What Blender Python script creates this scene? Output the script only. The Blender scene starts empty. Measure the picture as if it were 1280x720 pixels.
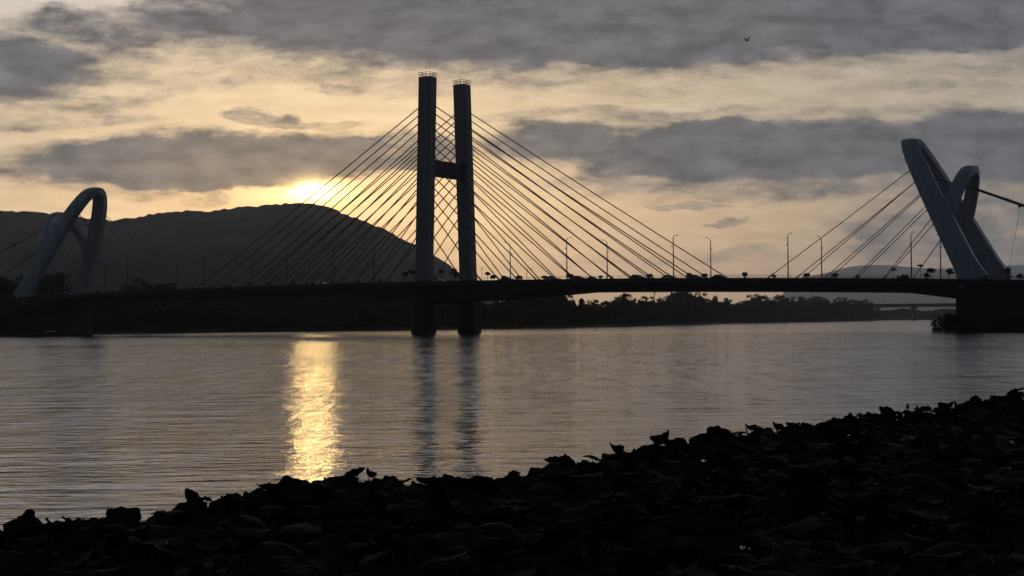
import bpy, math, random
import numpy as np
from mathutils import Vector, Matrix

random.seed(11)
rng = np.random.default_rng(11)
scene = bpy.context.scene
COL = scene.collection
PI = math.pi

# ------------------------------------------------------------------ camera
F = 2095.0                      # focal length in pixels of a 1280 wide frame
CAM_Z = 3.5
PITCH = math.atan(42.0 / F)
ROLL = 0.0088
cam_data = bpy.data.cameras.new("camera")
cam = bpy.data.objects.new("camera", cam_data)
COL.objects.link(cam)
cam_data.sensor_width = 36.0
cam_data.lens = 36.0 * F / 1280.0
cam_data.clip_start = 0.5
cam_data.clip_end = 80000.0
CAM_ROT = (Matrix.Rotation(PI / 2 + PITCH, 3, 'X') @ Matrix.Rotation(-ROLL, 3, 'Z'))
cam.matrix_world = Matrix.Translation((0, 0, CAM_Z)) @ CAM_ROT.to_4x4()
scene.camera = cam


def ray(x, y):
    d = CAM_ROT @ Vector(((x - 640.0) / F, (360.0 - y) / F, -1.0))
    return d / d.y


def at(x, y, D):
    """point on the sight line of photo pixel (x, y) at D metres north"""
    d = ray(x, y)
    return Vector((d.x * D, D, CAM_Z + d.z * D))


def at_z(x, y, z):
    """ground point of photo pixel at height z"""
    d = ray(x, y)
    D = (z - CAM_Z) / d.z
    return Vector((d.x * D, D, z))


# ------------------------------------------------------------------ materials
def mat(name, color, rough=0.8, var=0.0, scale=1.0, metallic=0.0, spec=0.3, stretch=(1, 1, 1), bump=0.0, trans=0.0):
    m = bpy.data.materials.new(name)
    m.use_nodes = True
    nt = m.node_tree
    b = nt.nodes["Principled BSDF"]
    b.inputs["Base Color"].default_value = (*color, 1)
    b.inputs["Roughness"].default_value = rough
    b.inputs["Metallic"].default_value = metallic
    b.inputs["Specular IOR Level"].default_value = spec
    if var or bump:
        tc = nt.nodes.new("ShaderNodeTexCoord")
        mp = nt.nodes.new("ShaderNodeMapping")
        mp.inputs["Scale"].default_value = stretch
        nz = nt.nodes.new("ShaderNodeTexNoise")
        nz.inputs["Scale"].default_value = scale
        nz.inputs["Detail"].default_value = 6
        nt.links.new(tc.outputs["Object"], mp.inputs[0])
        nt.links.new(mp.outputs[0], nz.inputs["Vector"])
        if var:
            cr = nt.nodes.new("ShaderNodeMix")
            cr.data_type = 'RGBA'
            cr.inputs[6].default_value = (*[max(0, c * (1 - var)) for c in color], 1)
            cr.inputs[7].default_value = (*[c * (1 + var) for c in color], 1)
            nt.links.new(nz.outputs["Fac"], cr.inputs[0])
            nt.links.new(cr.outputs[2], b.inputs["Base Color"])
        if bump:
            bp = nt.nodes.new("ShaderNodeBump")
            bp.inputs["Strength"].default_value = 1
            bp.inputs["Distance"].default_value = bump
            nt.links.new(nz.outputs["Fac"], bp.inputs["Height"])
            nt.links.new(bp.outputs[0], b.inputs["Normal"])
    return m


M = {}
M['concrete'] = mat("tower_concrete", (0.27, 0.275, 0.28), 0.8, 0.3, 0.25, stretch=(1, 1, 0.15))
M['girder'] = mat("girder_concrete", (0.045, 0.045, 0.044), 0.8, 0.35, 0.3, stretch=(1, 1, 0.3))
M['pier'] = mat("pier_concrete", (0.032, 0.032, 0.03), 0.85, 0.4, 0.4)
M['white_steel'] = mat("white_painted_steel", (0.42, 0.44, 0.47), 0.55, 0.45, 0.5, stretch=(1, 1, 0.3))
M['cable'] = mat("cable_sheath", (0.10, 0.09, 0.08), 0.6)
M['strand'] = mat("grey_cable_sheath", (0.16, 0.155, 0.15), 0.45)
M['dark_metal'] = mat("dark_metal", (0.06, 0.06, 0.065), 0.5, metallic=0.3)
M['rail'] = mat("railing_paint", (0.25, 0.26, 0.27), 0.5)
M['asphalt'] = mat("asphalt", (0.05, 0.05, 0.05), 0.9, 0.2, 2.0)
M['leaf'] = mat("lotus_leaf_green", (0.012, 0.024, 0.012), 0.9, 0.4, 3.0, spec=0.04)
M['stem'] = mat("lotus_stem_green", (0.05, 0.07, 0.035), 0.7)
M['petal'] = mat("lotus_petal_pink", (0.36, 0.19, 0.23), 0.6, 0.2, 8.0)
M['seed'] = mat("lotus_seed_head", (0.30, 0.27, 0.07), 0.7)
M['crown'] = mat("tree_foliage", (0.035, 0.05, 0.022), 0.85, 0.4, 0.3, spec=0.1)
M['bark'] = mat("tree_bark", (0.06, 0.045, 0.03), 0.9, 0.3, 2.0)
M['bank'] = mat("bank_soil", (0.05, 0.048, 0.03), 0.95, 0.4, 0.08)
M['mud'] = mat("pond_mud", (0.05, 0.04, 0.03), 0.9, 0.4, 1.2, bump=0.05)
M['hill'] = mat("wooded_hillside", (0.07, 0.07, 0.06), 0.95, 0.45, 0.012, spec=0.05)
M['planter'] = mat("planter_concrete", (0.22, 0.21, 0.2), 0.8)
M['glass'] = mat("dark_car_glass", (0.02, 0.02, 0.022), 0.08, spec=0.6)
M['tyre'] = mat("tyre_rubber", (0.02, 0.02, 0.02), 0.9)
M['feather'] = mat("dark_feathers", (0.03, 0.028, 0.026), 0.8)
M['boat_hull'] = mat("boat_hull_paint", (0.07, 0.07, 0.065), 0.6)
M['boat_roof'] = mat("boat_canopy_cloth", (0.5, 0.5, 0.48), 0.7)
CARP = {k: mat("car_paint_" + k, c, 0.3, spec=0.5) for k, c in dict(
    white=(0.75, 0.75, 0.74), silver=(0.4, 0.41, 0.42), black=(0.02, 0.02, 0.022), blue=(0.04, 0.05, 0.16), red=(0.25, 0.03, 0.03)).items()}


# ------------------------------------------------------------------ mesh builder
class MB:
    def __init__(self):
        self.v = []
        self.f = []

    def add(self, vs, fs):
        o = len(self.v)
        self.v.extend([tuple(p) for p in vs])
        self.f.extend([tuple(i + o for i in f) for f in fs])

    def frame_box(self, org, ex, ey, ez, a, b):
        """box between local corners a and b in the frame ex, ey, ez"""
        ps = []
        for k in (a[2], b[2]):
            for (i, j) in ((a[0], a[1]), (b[0], a[1]), (b[0], b[1]), (a[0], b[1])):
                ps.append(org + ex * i + ey * j + ez * k)
        self.add(ps, [(3, 2, 1, 0), (4, 5, 6, 7), (0, 1, 5, 4), (1, 2, 6, 5), (2, 3, 7, 6), (3, 0, 4, 7)])

    def loft(self, rings, cap=True):
        n = len(rings[0])
        vs = [p for r in rings for p in r]
        fs = []
        for k in range(len(rings) - 1):
            for i in range(n):
                j = (i + 1) % n
                fs.append((k * n + i, k * n + j, (k + 1) * n + j, (k + 1) * n + i))
        if cap:
            fs.append(tuple(range(n - 1, -1, -1)))
            fs.append(tuple((len(rings) - 1) * n + i for i in range(n)))
        self.add(vs, fs)

    def tube(self, pts, radii, n=8, cap=True):
        pts = [Vector(p) for p in pts]
        if not hasattr(radii, '__len__'):
            radii = [radii] * len(pts)
        rings = []
        for k, p in enumerate(pts):
            t = (pts[min(k + 1, len(pts) - 1)] - pts[max(k - 1, 0)]).normalized()
            up = Vector((0, 0, 1)) if abs(t.z) < 0.95 else Vector((1, 0, 0))
            a = t.cross(up).normalized()
            b = a.cross(t)
            rings.append([p + (a * math.cos(q) + b * math.sin(q)) * radii[k] for q in [2 * PI * i / n for i in range(n)]])
        self.loft(rings, cap)

    def ellipsoid(self, c, rx, ry, rz, nu=10, nv=7):
        c = Vector(c)
        rings = []
        for k in range(nv + 1):
            th = PI * (0.02 + 0.96 * k / nv)
            rings.append([c + Vector((rx * math.sin(th) * math.cos(2 * PI * i / nu), ry * math.sin(th) * math.sin(2 * PI * i / nu), rz * math.cos(th))) for i in range(nu)])
        self.loft(rings)

    def build(self, name, m, parent=None, smooth=False, loc=None):
        me = bpy.data.meshes.new(name)
        me.from_pydata(self.v, [], self.f)
        me.materials.append(m)
        if smooth:
            me.polygons.foreach_set("use_smooth", [True] * len(me.polygons))
        me.update()
        o = bpy.data.objects.new(name, me)
        COL.objects.link(o)
        if parent is not None:
            o.parent = parent
        if loc is not None:
            o.location = loc
        return o


def np_mesh(name, V, Fq, m, parent=None, smooth=False):
    """mesh from numpy vertices and quads / triangles"""
    me = bpy.data.meshes.new(name)
    n, k = len(Fq), Fq.shape[1]
    me.vertices.add(len(V))
    me.vertices.foreach_set("co", np.asarray(V, dtype=np.float32).ravel())
    me.loops.add(n * k)
    me.loops.foreach_set("vertex_index", np.asarray(Fq, dtype=np.int32).ravel())
    me.polygons.add(n)
    me.polygons.foreach_set("loop_start", np.arange(0, n * k, k, dtype=np.int32))
    me.polygons.foreach_set("loop_total", np.full(n, k, dtype=np.int32))
    if smooth:
        me.polygons.foreach_set("use_smooth", np.ones(n, dtype=bool))
    me.materials.append(m)
    me.update(calc_edges=True)
    me.validate()
    o = bpy.data.objects.new(name, me)
    COL.objects.link(o)
    if parent is not None:
        o.parent = parent
    return o


def tag(o, label=None, cat=None, group=None, kind=None):
    if label:
        o['label'] = label
    if cat:
        o['category'] = cat
    if group:
        o['group'] = group
    if kind:
        o['kind'] = kind
    return o


def empty(name, loc=(0, 0, 0), rz=0.0):
    o = bpy.data.objects.new(name, None)
    o.empty_display_size = 0.5
    COL.objects.link(o)
    o.location = loc
    o.rotation_euler = (0, 0, rz)
    return o


def copy_tree(o, parent=None):
    c = o.copy()
    COL.objects.link(c)
    if parent is not None:
        c.parent = parent
    for ch in [x for x in list(COL.objects) if x.parent == o]:
        copy_tree(ch, c)
    return c


ORD = ["first", "second", "third", "fourth", "fifth", "sixth", "seventh", "eighth", "ninth", "tenth", "eleventh", "twelfth",
       "thirteenth", "fourteenth", "fifteenth", "sixteenth", "seventeenth", "eighteenth", "nineteenth", "twentieth"]

# ------------------------------------------------------------------ bridge frame
AL = math.radians(29.6)
ES = Vector((math.cos(AL), -math.sin(AL), 0))      # along the deck, towards the larger arched pylon
EW = Vector((math.sin(AL), math.cos(AL), 0))       # across the deck, away from the viewer
EZ = Vector((0, 0, 1))
ORG = Vector((-110.0 / F * 507.0, 507.0, 0))       # foot of the nearer tower leg
W = 26.0
SP = 33.6                                          # lamp spacing
N0 = 2.56


def bp(s, w, z):
    return ORG + ES * s + EW * w + EZ * z


def s_of(n):
    return (n - N0) * SP


def z_par(s):
    """top of the parapet along the deck"""
    n = s / SP + N0
    d = n - 2.4
    return 16.55 - 0.1 * d * d if abs(d) < 6 else 16.55 - 3.6 - 1.2 * (abs(d) - 6)


def z_road(s):
    return z_par(s) - 1.15


def s_at(x, y, w):
    """position along the deck of photo pixel (x, y) in the plane w"""
    d = ray(x, y)
    k = d.x
    return (k * (ORG.y + w * EW.y) - ORG.x - w * EW.x) / (ES.x - k * ES.y)


bridge = empty("cable_stayed_bridge", bp(0, 13, 0))
tag(bridge, "long grey cable-stayed road bridge with twin tower legs and white arched pylons crossing the river", "bridge")
BINV = Matrix.Translation(-bridge.location)


def bpart(mb, name, m, label=None, smooth=False, parent=None):
    o = mb.build(name, m, None, smooth)
    o.data.transform(BINV)
    o.parent = parent or bridge
    if label:
        o['label'] = label
    return o


# girder
NS = [-8 + 0.1 * i for i in range(int((12.5 + 8) / 0.1) + 1)]


def haunch(n):
    h = 0.0
    for c, lo, hi, dep in ((N0, 0.45, 1.35, 2.3), (7.5, 0.05, 0.55, 1.9), (-2.4, 0.05, 0.55, 1.9)):
        d = abs(n - c)
        h = max(h, dep * min(1, max(0, (hi - d) / (hi - lo))))
    return h


g = MB()
rings = []
for n in NS:
    s = s_of(n)
    zt = z_road(s)
    zb = zt - 3.1 - haunch(n)
    rings.append([bp(s, -3.2, zt), bp(s, -3.2, zt - 0.9), bp(s, -2.0, zt - 1.3), bp(s, -1.2, zb), bp(s, 27.2, zb), bp(s, 28.0, zt - 1.3), bp(s, 29.2, zt - 0.9), bp(s, 29.2, zt)])
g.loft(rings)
bpart(g, "girder", M['girder'])
# roadway sheet with kerbs, lying on the girder
g = MB()
g.loft([[bp(s_of(n), 2.0, z_road(s_of(n)) + 0.004), bp(s_of(n), 24.0, z_road(s_of(n)) + 0.004), bp(s_of(n), 24.0, z_road(s_of(n)) + 0.06), bp(s_of(n), 2.0, z_road(s_of(n)) + 0.06)] for n in NS])
bpart(g, "roadway", M['asphalt'])
g = MB()
for w0 in (4.9, 8.4, 12.85, 13.15, 17.6, 21.1):
    for k in range(len(NS) * 2 - 2):
        if abs(w0 - 13) > 1 and k % 3:
            continue
        n0 = NS[0] + k * 0.05
        a, b = s_of(n0), s_of(n0 + 0.05)
        g.add([bp(a, w0, z_road(a) + 0.066), bp(b, w0, z_road(b) + 0.066), bp(b, w0 + 0.13, z_road(b) + 0.066), bp(a, w0 + 0.13, z_road(a) + 0.066)], [(0, 1, 2, 3)])
bpart(g, "lane_marking", mat("white_road_paint", (0.7, 0.7, 0.68), 0.7))
# parapet and handrails on both edges
for w0 in (-3.0, 29.0):
    g = MB()
    g.loft([[bp(s_of(n), w0 - 0.15, z_road(s_of(n)) + 0.002), bp(s_of(n), w0 + 0.15, z_road(s_of(n)) + 0.002), bp(s_of(n), w0 + 0.15, z_road(s_of(n)) + 0.42), bp(s_of(n), w0 - 0.15, z_road(s_of(n)) + 0.42)] for n in NS])
    p = bpart(g, "parapet", M['girder'])
    g = MB()
    for hz, r in ((1.15, 0.05), (0.8, 0.025)):
        g.tube([bp(s_of(n), w0, z_road(s_of(n)) + hz) for n in NS], r, 6)
    k = s_of(NS[0])
    while k < s_of(NS[-1]):
        g.tube([bp(k, w0, z_road(k) + 0.42), bp(k, w0, z_road(k) + 1.15)], 0.04, 5)
        k += 2.1
    bpart(g, "railing", M['rail'], parent=p)

# twin tower legs
ZT = 78.2
top_in = 3.0
for w0, sg in ((0.0, 1), (W, -1)):
    def cen(z):
        return sg * top_in * (z - 15) / (ZT - 15)
    g = MB()
    rr = []
    for k in range(14):
        z = z_road(0) - 0.9 + (ZT - z_road(0) + 0.9) * k / 13
        hs = 2.2 if z > 18 else 2.45
        hw = 2.05 if z > 18 else 2.3
        c = 0.35
        wc = w0 + cen(z)
        rr.append([bp(a, wc + b, z) for a, b in ((-hs + c, -hw), (hs - c, -hw), (hs, -hw + c), (hs, hw - c), (hs - c, hw), (-hs + c, hw), (-hs, hw - c), (-hs, -hw + c))])
    g.loft(rr)
    leg = bpart(g, "tower_leg", M['concrete'])
    # grid of rails on the top
    g = MB()
    wt = w0 + cen(ZT)
    cr = [(-2, -1.9), (2, -1.9), (2, 1.9), (-2, 1.9)]
    for hz in (0.65, 1.35):
        for i in range(4):
            a, b = cr[i], cr[(i + 1) % 4]
            g.tube([bp(a[0], wt + a[1], ZT + hz), bp(b[0], wt + b[1], ZT + hz)], 0.07, 6)
    for i in range(4):
        a, b = cr[i], cr[(i + 1) % 4]
        for t in (0, 0.33, 0.67):
            g.tube([bp(a[0] + (b[0] - a[0]) * t, wt + a[1] + (b[1] - a[1]) * t, ZT - 0.05), bp(a[0] + (b[0] - a[0]) * t, wt + a[1] + (b[1] - a[1]) * t, ZT + 1.38)], 0.06, 6)
    bpart(g, "top_railing", M['dark_metal'], parent=leg)
    g = MB()
    g.tube([bp(-0.6, wt, ZT - 0.05), bp(-0.6, wt, ZT + 2.5), bp(-0.6, wt, ZT + (4.6 if sg > 0 else 4.0))], [0.09, 0.05, 0.02], 6)
    bpart(g, "lightning_rod", M['dark_metal'], parent=leg)
    # column and cap in the water
    g = MB()
    wl = w0 + cen(6)

    def octo(hs, hw, z, c=0.8):
        return [bp(a, wl + b, z) for a, b in ((-hs + c, -hw), (hs - c, -hw), (hs, -hw + c), (hs, hw - c), (hs - c, hw), (-hs + c, hw), (-hs, hw - c), (-hs, -hw + c))]
    g.loft([octo(2.75, 2.6, 2.3), octo(2.75, 2.6, z_road(0) - 4.2), octo(3.2, 3.0, z_road(0) - 3.4)])
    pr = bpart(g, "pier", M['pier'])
    g = MB()
    g.loft([octo(3.1, 3.0, -3), octo(3.1, 3.0, 1.5), octo(3.0, 2.9, 1.75), octo(3.0, 2.9, 2.3)])
    bpart(g, "pile_cap", M['pier'], parent=pr)

# cross beam between the legs, with raised characters on its visible side
g = MB()
zc0, zc1 = 48.2, 52.6
w_a, w_b = 2.0 + top_in * (50 - 15) / (ZT - 15), W - 2.0 - top_in * (50 - 15) / (ZT - 15)
g.frame_box(bp(0, 0, 0), ES, EW, EZ, (-1.3, w_a - 0.4, zc0), (1.3, w_b + 0.4, zc1))
g.frame_box(bp(0, 0, 0), ES, EW, EZ, (-1.6, w_a + 0.05, zc1 + 0.002), (1.6, w_b - 0.05, zc1 + 0.4))
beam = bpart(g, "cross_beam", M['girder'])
r2 = random.Random(5)
for k in range(5):
    g = MB()
    cw = w_a + 1.6 + (w_b - w_a - 3.2) * k / 4
    for (a0, b0, a1, b1) in [(-1, 0.85, 1, 0.85), (-1, 0.2, 1, 0.2), (0, -1, 0, 1), (-1, -1, -0.2, 0.2), (0.2, 0.2, 1, -1), (-0.8, -0.5, 0.8, -0.5)]:
        if r2.random() < 0.2:
            continue
        g.tube([bp(1.35, cw + a0 * 0.75, 50.4 + b0 * 1.1), bp(1.35, cw + a1 * 0.75, 50.4 + b1 * 1.1)], 0.13, 4)
    bpart(g, "raised_letter", M['dark_metal'], parent=beam)
g = MB()
g.frame_box(bp(0, 0, 0), ES, EW, EZ, (-1.7, 2.6, z_road(0) - 6.4), (1.7, W - 2.6, z_road(0) - 3.9))
bpart(g, "lower_cross_beam", M['girder'])

# stay cables of the twin tower
NC = 13
for w0, sg in ((0.0, 1), (W, -1)):
    for sd in (-1, 1):
        for k in range(NC):
            t = k / (NC - 1)
            s_d = sd * (14.0 + (89.0 - 14.0) * t)
            za = 16.6 + 14.0 + (53.0 - 14.0) * (t ** 0.72)
            wc = w0 + sg * top_in * (za - 15) / (ZT - 15)
            a = bp(sd * 2.1, wc, za)
            b = bp(s_d, w0, z_road(s_d) + 0.25)
            g = MB()
            sag = 0.0028 * (a - b).length
            pts = []
            for q in range(9):
                u = q / 8
                pts.append(a.lerp(b, u) - EZ * (4 * sag * u * (1 - u)))
            g.tube(pts, 0.165, 6)
            g.tube([b, b + (a - b).normalized() * 1.8], 0.24, 6)
            bpart(g, "stay_cable", M['cable'])


# white arched pylons at both ends
def arched_pylon(near_px, far_px, apex_px, apex_s_add, sd, label):
    """sd: +1 leans towards rising s. Two crossing inclined arches; returns limb function"""
    wn, wf = -1.0, 27.0
    s0 = 0.5 * (s_at(near_px[0], near_px[1], wn) + s_at(far_px[0], far_px[1], wf))
    sa = s_at(apex_px[0], apex_px[1], 13.0)
    lean = sa - s0
    zb = z_road(s0) - 0.3
    H = apex_px[2]
    wc, hw = 13.0, 14.0

    def A(t):                       # t -1..1
        q = abs(t)
        z = H * (1 - q ** 2.1)
        w = wc + hw * t
        return bp(s0 + lean * z / H, w, zb + z), z

    def sweep(path, sizes, ex):
        rings = []
        for k in range(len(path)):
            t = (path[min(k + 1, len(path) - 1)] - path[max(k - 1, 0)]).normalized()
            e = (ex - t * ex.dot(t)).normalized()
            nrm = t.cross(e).normalized()
            a, b = sizes[k]
            rings.append([path[k] + e * (a * i) + nrm * (b * j) for i, j in ((-.5, -.42), (-.1, -.5), (.5, -.40), (.5, .40), (-.1, .5), (-.5, .42))])
        g = MB()
        g.loft(rings)
        return g
    N = 49
    ts = [math.sin((-1 + 2 * k / (N - 1)) * PI / 2 * 0.999) for k in range(N)]
    path, sz = [], []
    for t in ts:
        p, z = A(t)
        path.append(p)
        f = z / H
        sz.append((6.0 - 1.5 * f + (1.6 * max(0, 1 - f * 6) ** 2), 3.0 - 0.1 * f))
    big = bpart(sweep(path, sz, ES), "pylon_arch", M['white_steel'], label)
    # second arch, rising the other way out of the first one's limbs
    zj, za = 16.0, H - 7.8
    tj = (1 - zj / H) ** (1 / 2.1)
    sj = s0 + lean * zj / H
    s_top = s0 + apex_s_add * (1 if lean > 0 else -1)
    path, sz = [], []
    for k in range(37):
        th = PI * k / 36
        w = wc - hw * tj * 0.93 * math.cos(th)
        hz = math.sin(th) ** 1.25
        path.append(bp(sj + (s_top - sj) * hz, w, zb + zj + (za - zj) * hz))
        sz.append((3.6 - 0.5 * hz, 2.5 - .1 * hz))
    bpart(sweep(path, sz, ES), "back_arch", M['white_steel'], parent=big)
    # stays from the tall arch to the deck
    dirn = 1 if lean > 0 else -1
    for sgn in (-1, 1):
        for k in range(5):
            za_k = H * (0.80 - 0.085 * k)
            t = sgn * (1 - za_k / H) ** (1 / 2.1)
            a, _ = A(t)
            s_d = s0 + dirn * (56.0 - 8.0 * k)
            b = bp(s_d, 0.0 if sgn < 0 else W, z_road(s_d) + 0.25)
            g = MB()
            a = a + ES * (dirn * 2.2)
            g.tube([a, a.lerp(b, 0.5) - EZ * 0.12, b], 0.12, 6)
            g.tube([b, b.lerp(a, 0.05)], 0.2, 6)
            bpart(g, "pylon_stay", M['strand'], parent=big)
    # thick back cables from the second arch, with hangers
    for sgn in (-1, 1):
        th = PI * (0.27 if sgn < 0 else 0.73)
        hz = math.sin(th) ** 1.25
        a = bp(sj + (s_top - sj) * hz, wc - hw * tj * 0.93 * math.cos(th), zb + zj + (za - zj) * hz)
        s_e = s0 - dirn * 66
        b = bp(s_e, 0 if sgn < 0 else W, z_road(s_e) + 0.3)
        g = MB()
        g.tube([a, a.lerp(b, .5) - EZ * 0.5, b], 0.2, 8)
        # short piece through to the tall arch
        t2 = sgn * (1 - 0.74) ** (1 / 2.1)
        c, _ = A(t2)
        bc = bpart(g, "back_cable", M['cable'], parent=big)
        g = MB()
        g.tube([c, a], 0.14, 6)
        bpart(g, "tie_cable", M['cable'], parent=big)
        for q in (0.22, 0.42, 0.62):
            g = MB()
            p = a.lerp(b, q) - EZ * (2.0 * q * (1 - q))
            foot = bp(0, 0, 0)
            ss = (p - ORG).dot(ES) + dirn * 2.5
            ww = 0 if sgn < 0 else W
            g.tube([p, bp(ss, ww, z_road(ss) + 0.1)], 0.05, 5)
            bpart(g, "cable_hanger", M['cable'], parent=big)
            g = MB()
            g.tube([p - ES * 0.5 * 1 + EZ * 0.18 * dirn, p + ES * 0.5 - EZ * 0.18 * dirn], 0.4, 6)
            bpart(g, "cable_clamp", M['cable'], parent=big)
    return s0, dirn


SR, _ = arched_pylon((1219, 343), (1250, 343), (1139, 174, 37.5), 4.0, -1, "white arched pylon leaning towards the tower, larger one beyond the bushy pier")
SL, _ = arched_pylon((27, 367), (97, 366), (119, 238, 38.0), 4.5, 1, "smaller white arched pylon in front of the mountain")

# end piers
for s0, dr in ((SR, 1), (SL, -1)):
    g = MB()
    f0 = s0 - dr * 4.0
    g.loft([[bp(f0, -4.0, z), bp(f0 + dr * 2.5, -5.0, z), bp(f0 + dr * 70, -5.0, z), bp(f0 + dr * 70, 31, z), bp(f0 + dr * 2.5, 31, z), bp(f0, 30, z)] for z in (-3.0, 9.2)])
    pr = bpart(g, "end_pier", M['pier'])
    g = MB()
    f1 = f0 + dr * 2.2
    zt = z_road(s0) - 4.6
    g.loft([[bp(f1, -1.5, z), bp(f1 + dr * 66, -1.5, z), bp(f1 + dr * 66, 27.5, z), bp(f1, 27.5, z)] for z in (9.21, zt)])
    bpart(g, "pier_wall", M['pier'], parent=pr)

# ------------------------------------------------------------------ street lamps on the bridge
RZ_B = math.atan2(ES.y, ES.x)


def make_lamp():
    r = empty("street_lamp")
    g = MB()
    g.tube([(0, 0, 0), (0, 0, 0.5)], [0.3, 0.26], 8)
    g.build("lamp_base", M['dark_metal'], r)
    g = MB()
    g.tube([(0, 0, 0.5), (0, 0, 6), (0, 0, 11.6), (0, 0.25, 12.1), (0, 0.8, 12.35)], [0.19, 0.16, 0.12, 0.1, 0.08], 8)
    g.build("lamp_pole", M['dark_metal'], r)
    g = MB()
    g.tube([(0, 0.8, 12.35), (0, 2.6, 12.6)], [0.07, 0.05], 6)
    g.build("lamp_arm", M['dark_metal'], r)
    g = MB()
    g.tube([(0, 0, 9.2), (0, -0.5, 9.3), (0, -0.8, 9.35), (0, -1.1, 9.38), (0, -1.4, 9.38)], [.05, .05, .16, .16, .05], 6)
    g.build("side_lamp", M['dark_metal'], r)
    g = MB()
    g.ellipsoid((0, 3.0, 12.62), 0.2, 0.55, 0.12)
    g.build("lamp_head", M['dark_metal'], r)
    return r


lamp0 = make_lamp()
used = False
for row, w0 in ((0, 0.9), (1, W - 0.9)):
    for n in range(-3, 9):
        if row == 0 and n in (-3, 8):
            continue
        off = n + (0.0 if row == 0 else 0.03)
        s = s_of(off)
        o = lamp0 if not used else copy_tree(lamp0)
        used = True
        p = bp(s, w0, z_road(s) + 0.01)
        o.location = p
        o.rotation_euler = (0, 0, RZ_B if row == 0 else RZ_B + PI)
        k = n - 3 if n >= 3 else 2 - n
        side = "towards the larger arched pylon" if n >= 3 else "towards the mountain"
        kerb = "near kerb" if row == 0 else "far kerb"
        tag(o, f"street lamp on the {kerb}, {ORD[k]} from the twin tower {side}", "street lamp", "street lamps along the bridge")
ped = empty("walkway_lamp", bp(s_at(658.7, 346, 28.4), 28.4, z_road(s_at(658.7, 346, 28.4))), RZ_B)
g = MB()
g.tube([(0, 0, 0), (0, 0, 4.6)], 0.07, 6)
g.build("lamp_pole", M['dark_metal'], ped)
g = MB()
g.tube([(0, 0, 4.6), (0.5, 0, 4.75), (1.5, 0, 4.7)], 0.05, 6)
g.build("lamp_arm", M['dark_metal'], ped)
g = MB()
g.ellipsoid((1.55, 0, 4.5), 0.22, 0.2, 0.25)
g.build("lamp_head", M['dark_metal'], ped)
tag(ped, "short walkway lamp with a drooping head on the bridge just past the twin tower", "lamp")


# ------------------------------------------------------------------ foliage
def crown_cards(h, r, zc, n_clump, per, size, seed, shape='round'):
    """leaf cards in clumps spread through a crown volume: returns verts, quads"""
    q = np.random.default_rng(seed)
    cs = []
    while len(cs) < n_clump:
        p = q.uniform(-1, 1, 3)
        if (p ** 2).sum() > 1 or (p ** 2).sum() < 0.12:
            continue
        if shape == 'poplar':
            k = 1 - 0.55 * abs(p[2])
            p = np.array([p[0] * k, p[1] * k, p[2]])
        elif shape == 'cone':
            k = max(0.08, 0.55 - 0.5 * p[2])
            p = np.array([p[0] * k, p[1] * k, p[2]])
        cs.append(p * np.array([r, r, h / 2]) + np.array([0, 0, zc]))
    cs = np.array(cs)
    cr = q.uniform(0.26, 0.46, n_clump) * r
    idx = np.repeat(np.arange(n_clump), per)
    d = q.normal(size=(len(idx), 3))
    d /= np.linalg.norm(d, axis=1)[:, None]
    c = cs[idx] + d * (cr[idx] * q.uniform(0.3, 1.1, len(idx)))[:, None] * np.array([1, 1, 0.75])
    a = q.normal(size=(len(idx), 3))
    a /= np.linalg.norm(a, axis=1)[:, None]
    b = np.cross(a, q.normal(size=(len(idx), 3)))
    b /= np.linalg.norm(b, axis=1)[:, None]
    sz = (size * q.uniform(0.5, 1.2, len(idx)))[:, None]
    V = np.stack([c - a * sz - b * sz * .6, c + a * sz - b * sz * .6, c + a * sz * .8 + b * sz * .6, c - a * sz * .8 + b * sz * .6], 1).reshape(-1, 3)
    Fq = np.arange(len(V)).reshape(-1, 4)
    return V, Fq


def trunk_mb(h, r, seed, limbs=5, lo=0.3):
    q = random.Random(seed)
    g = MB()
    g.tube([(0, 0, -0.02 * h), (0.01 * h, 0, 0.3 * h), (0, 0.012 * h, 0.6 * h), (0, 0, 0.92 * h)], [r, r * .75, r * .5, r * .12], 7)
    for k in range(limbs):
        z = h * (lo + 0.45 * k / max(1, limbs - 1))
        a = q.uniform(0, 2 * PI)
        L = h * q.uniform(.14, .24)
        g.tube([(0, 0, z), (math.cos(a) * L * .5, math.sin(a) * L * .5, z + L * .35), (math.cos(a) * L, math.sin(a) * L, z + L * .8)], [r * .4, r * .26, r * .08], 5)
    return g


# prototypes with height 1
TREE_SPEC = [  # (shape, radius, crown height, centre)
    ('round', .30, .80, .56), ('round', .36, .78, .55), ('poplar', .17, .90, .52), ('round', .24, .86, .54), ('cone', .26, .94, .52), ('poplar', .22, .88, .53)]
TREE_ADJ = ['round-headed', 'broad', 'slim upright', 'oval', 'pointed', 'upright']
PROTO = []
for i, (sh, r, ch, zc) in enumerate(TREE_SPEC):
    PROTO.append(crown_cards(ch, r, zc, 44, 40, 0.03, 100 + i, sh))
PROTO_LO = [crown_cards(ch, r, zc, 26, 15, 0.065, 200 + i, sh) for i, (sh, r, ch, zc) in enumerate(TREE_SPEC)]


def make_tree(kind):
    e = empty("tree")
    trunk_mb(1.0, 0.014, kind, 5).build("trunk", M['bark'], e)
    V, Fq = PROTO[kind]
    np_mesh("crown", V, Fq, M['crown'], e)
    return e


tree_src = {}


def tree(kind, p, h, wid=1.0):
    if kind not in tree_src:
        o = tree_src[kind] = make_tree(kind)
    else:
        o = copy_tree(tree_src[kind])
    o.location = p
    o.scale = (h * wid, h * wid, h)
    o.rotation_euler = (0, 0, random.uniform(0, 6.28))
    return o


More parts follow.
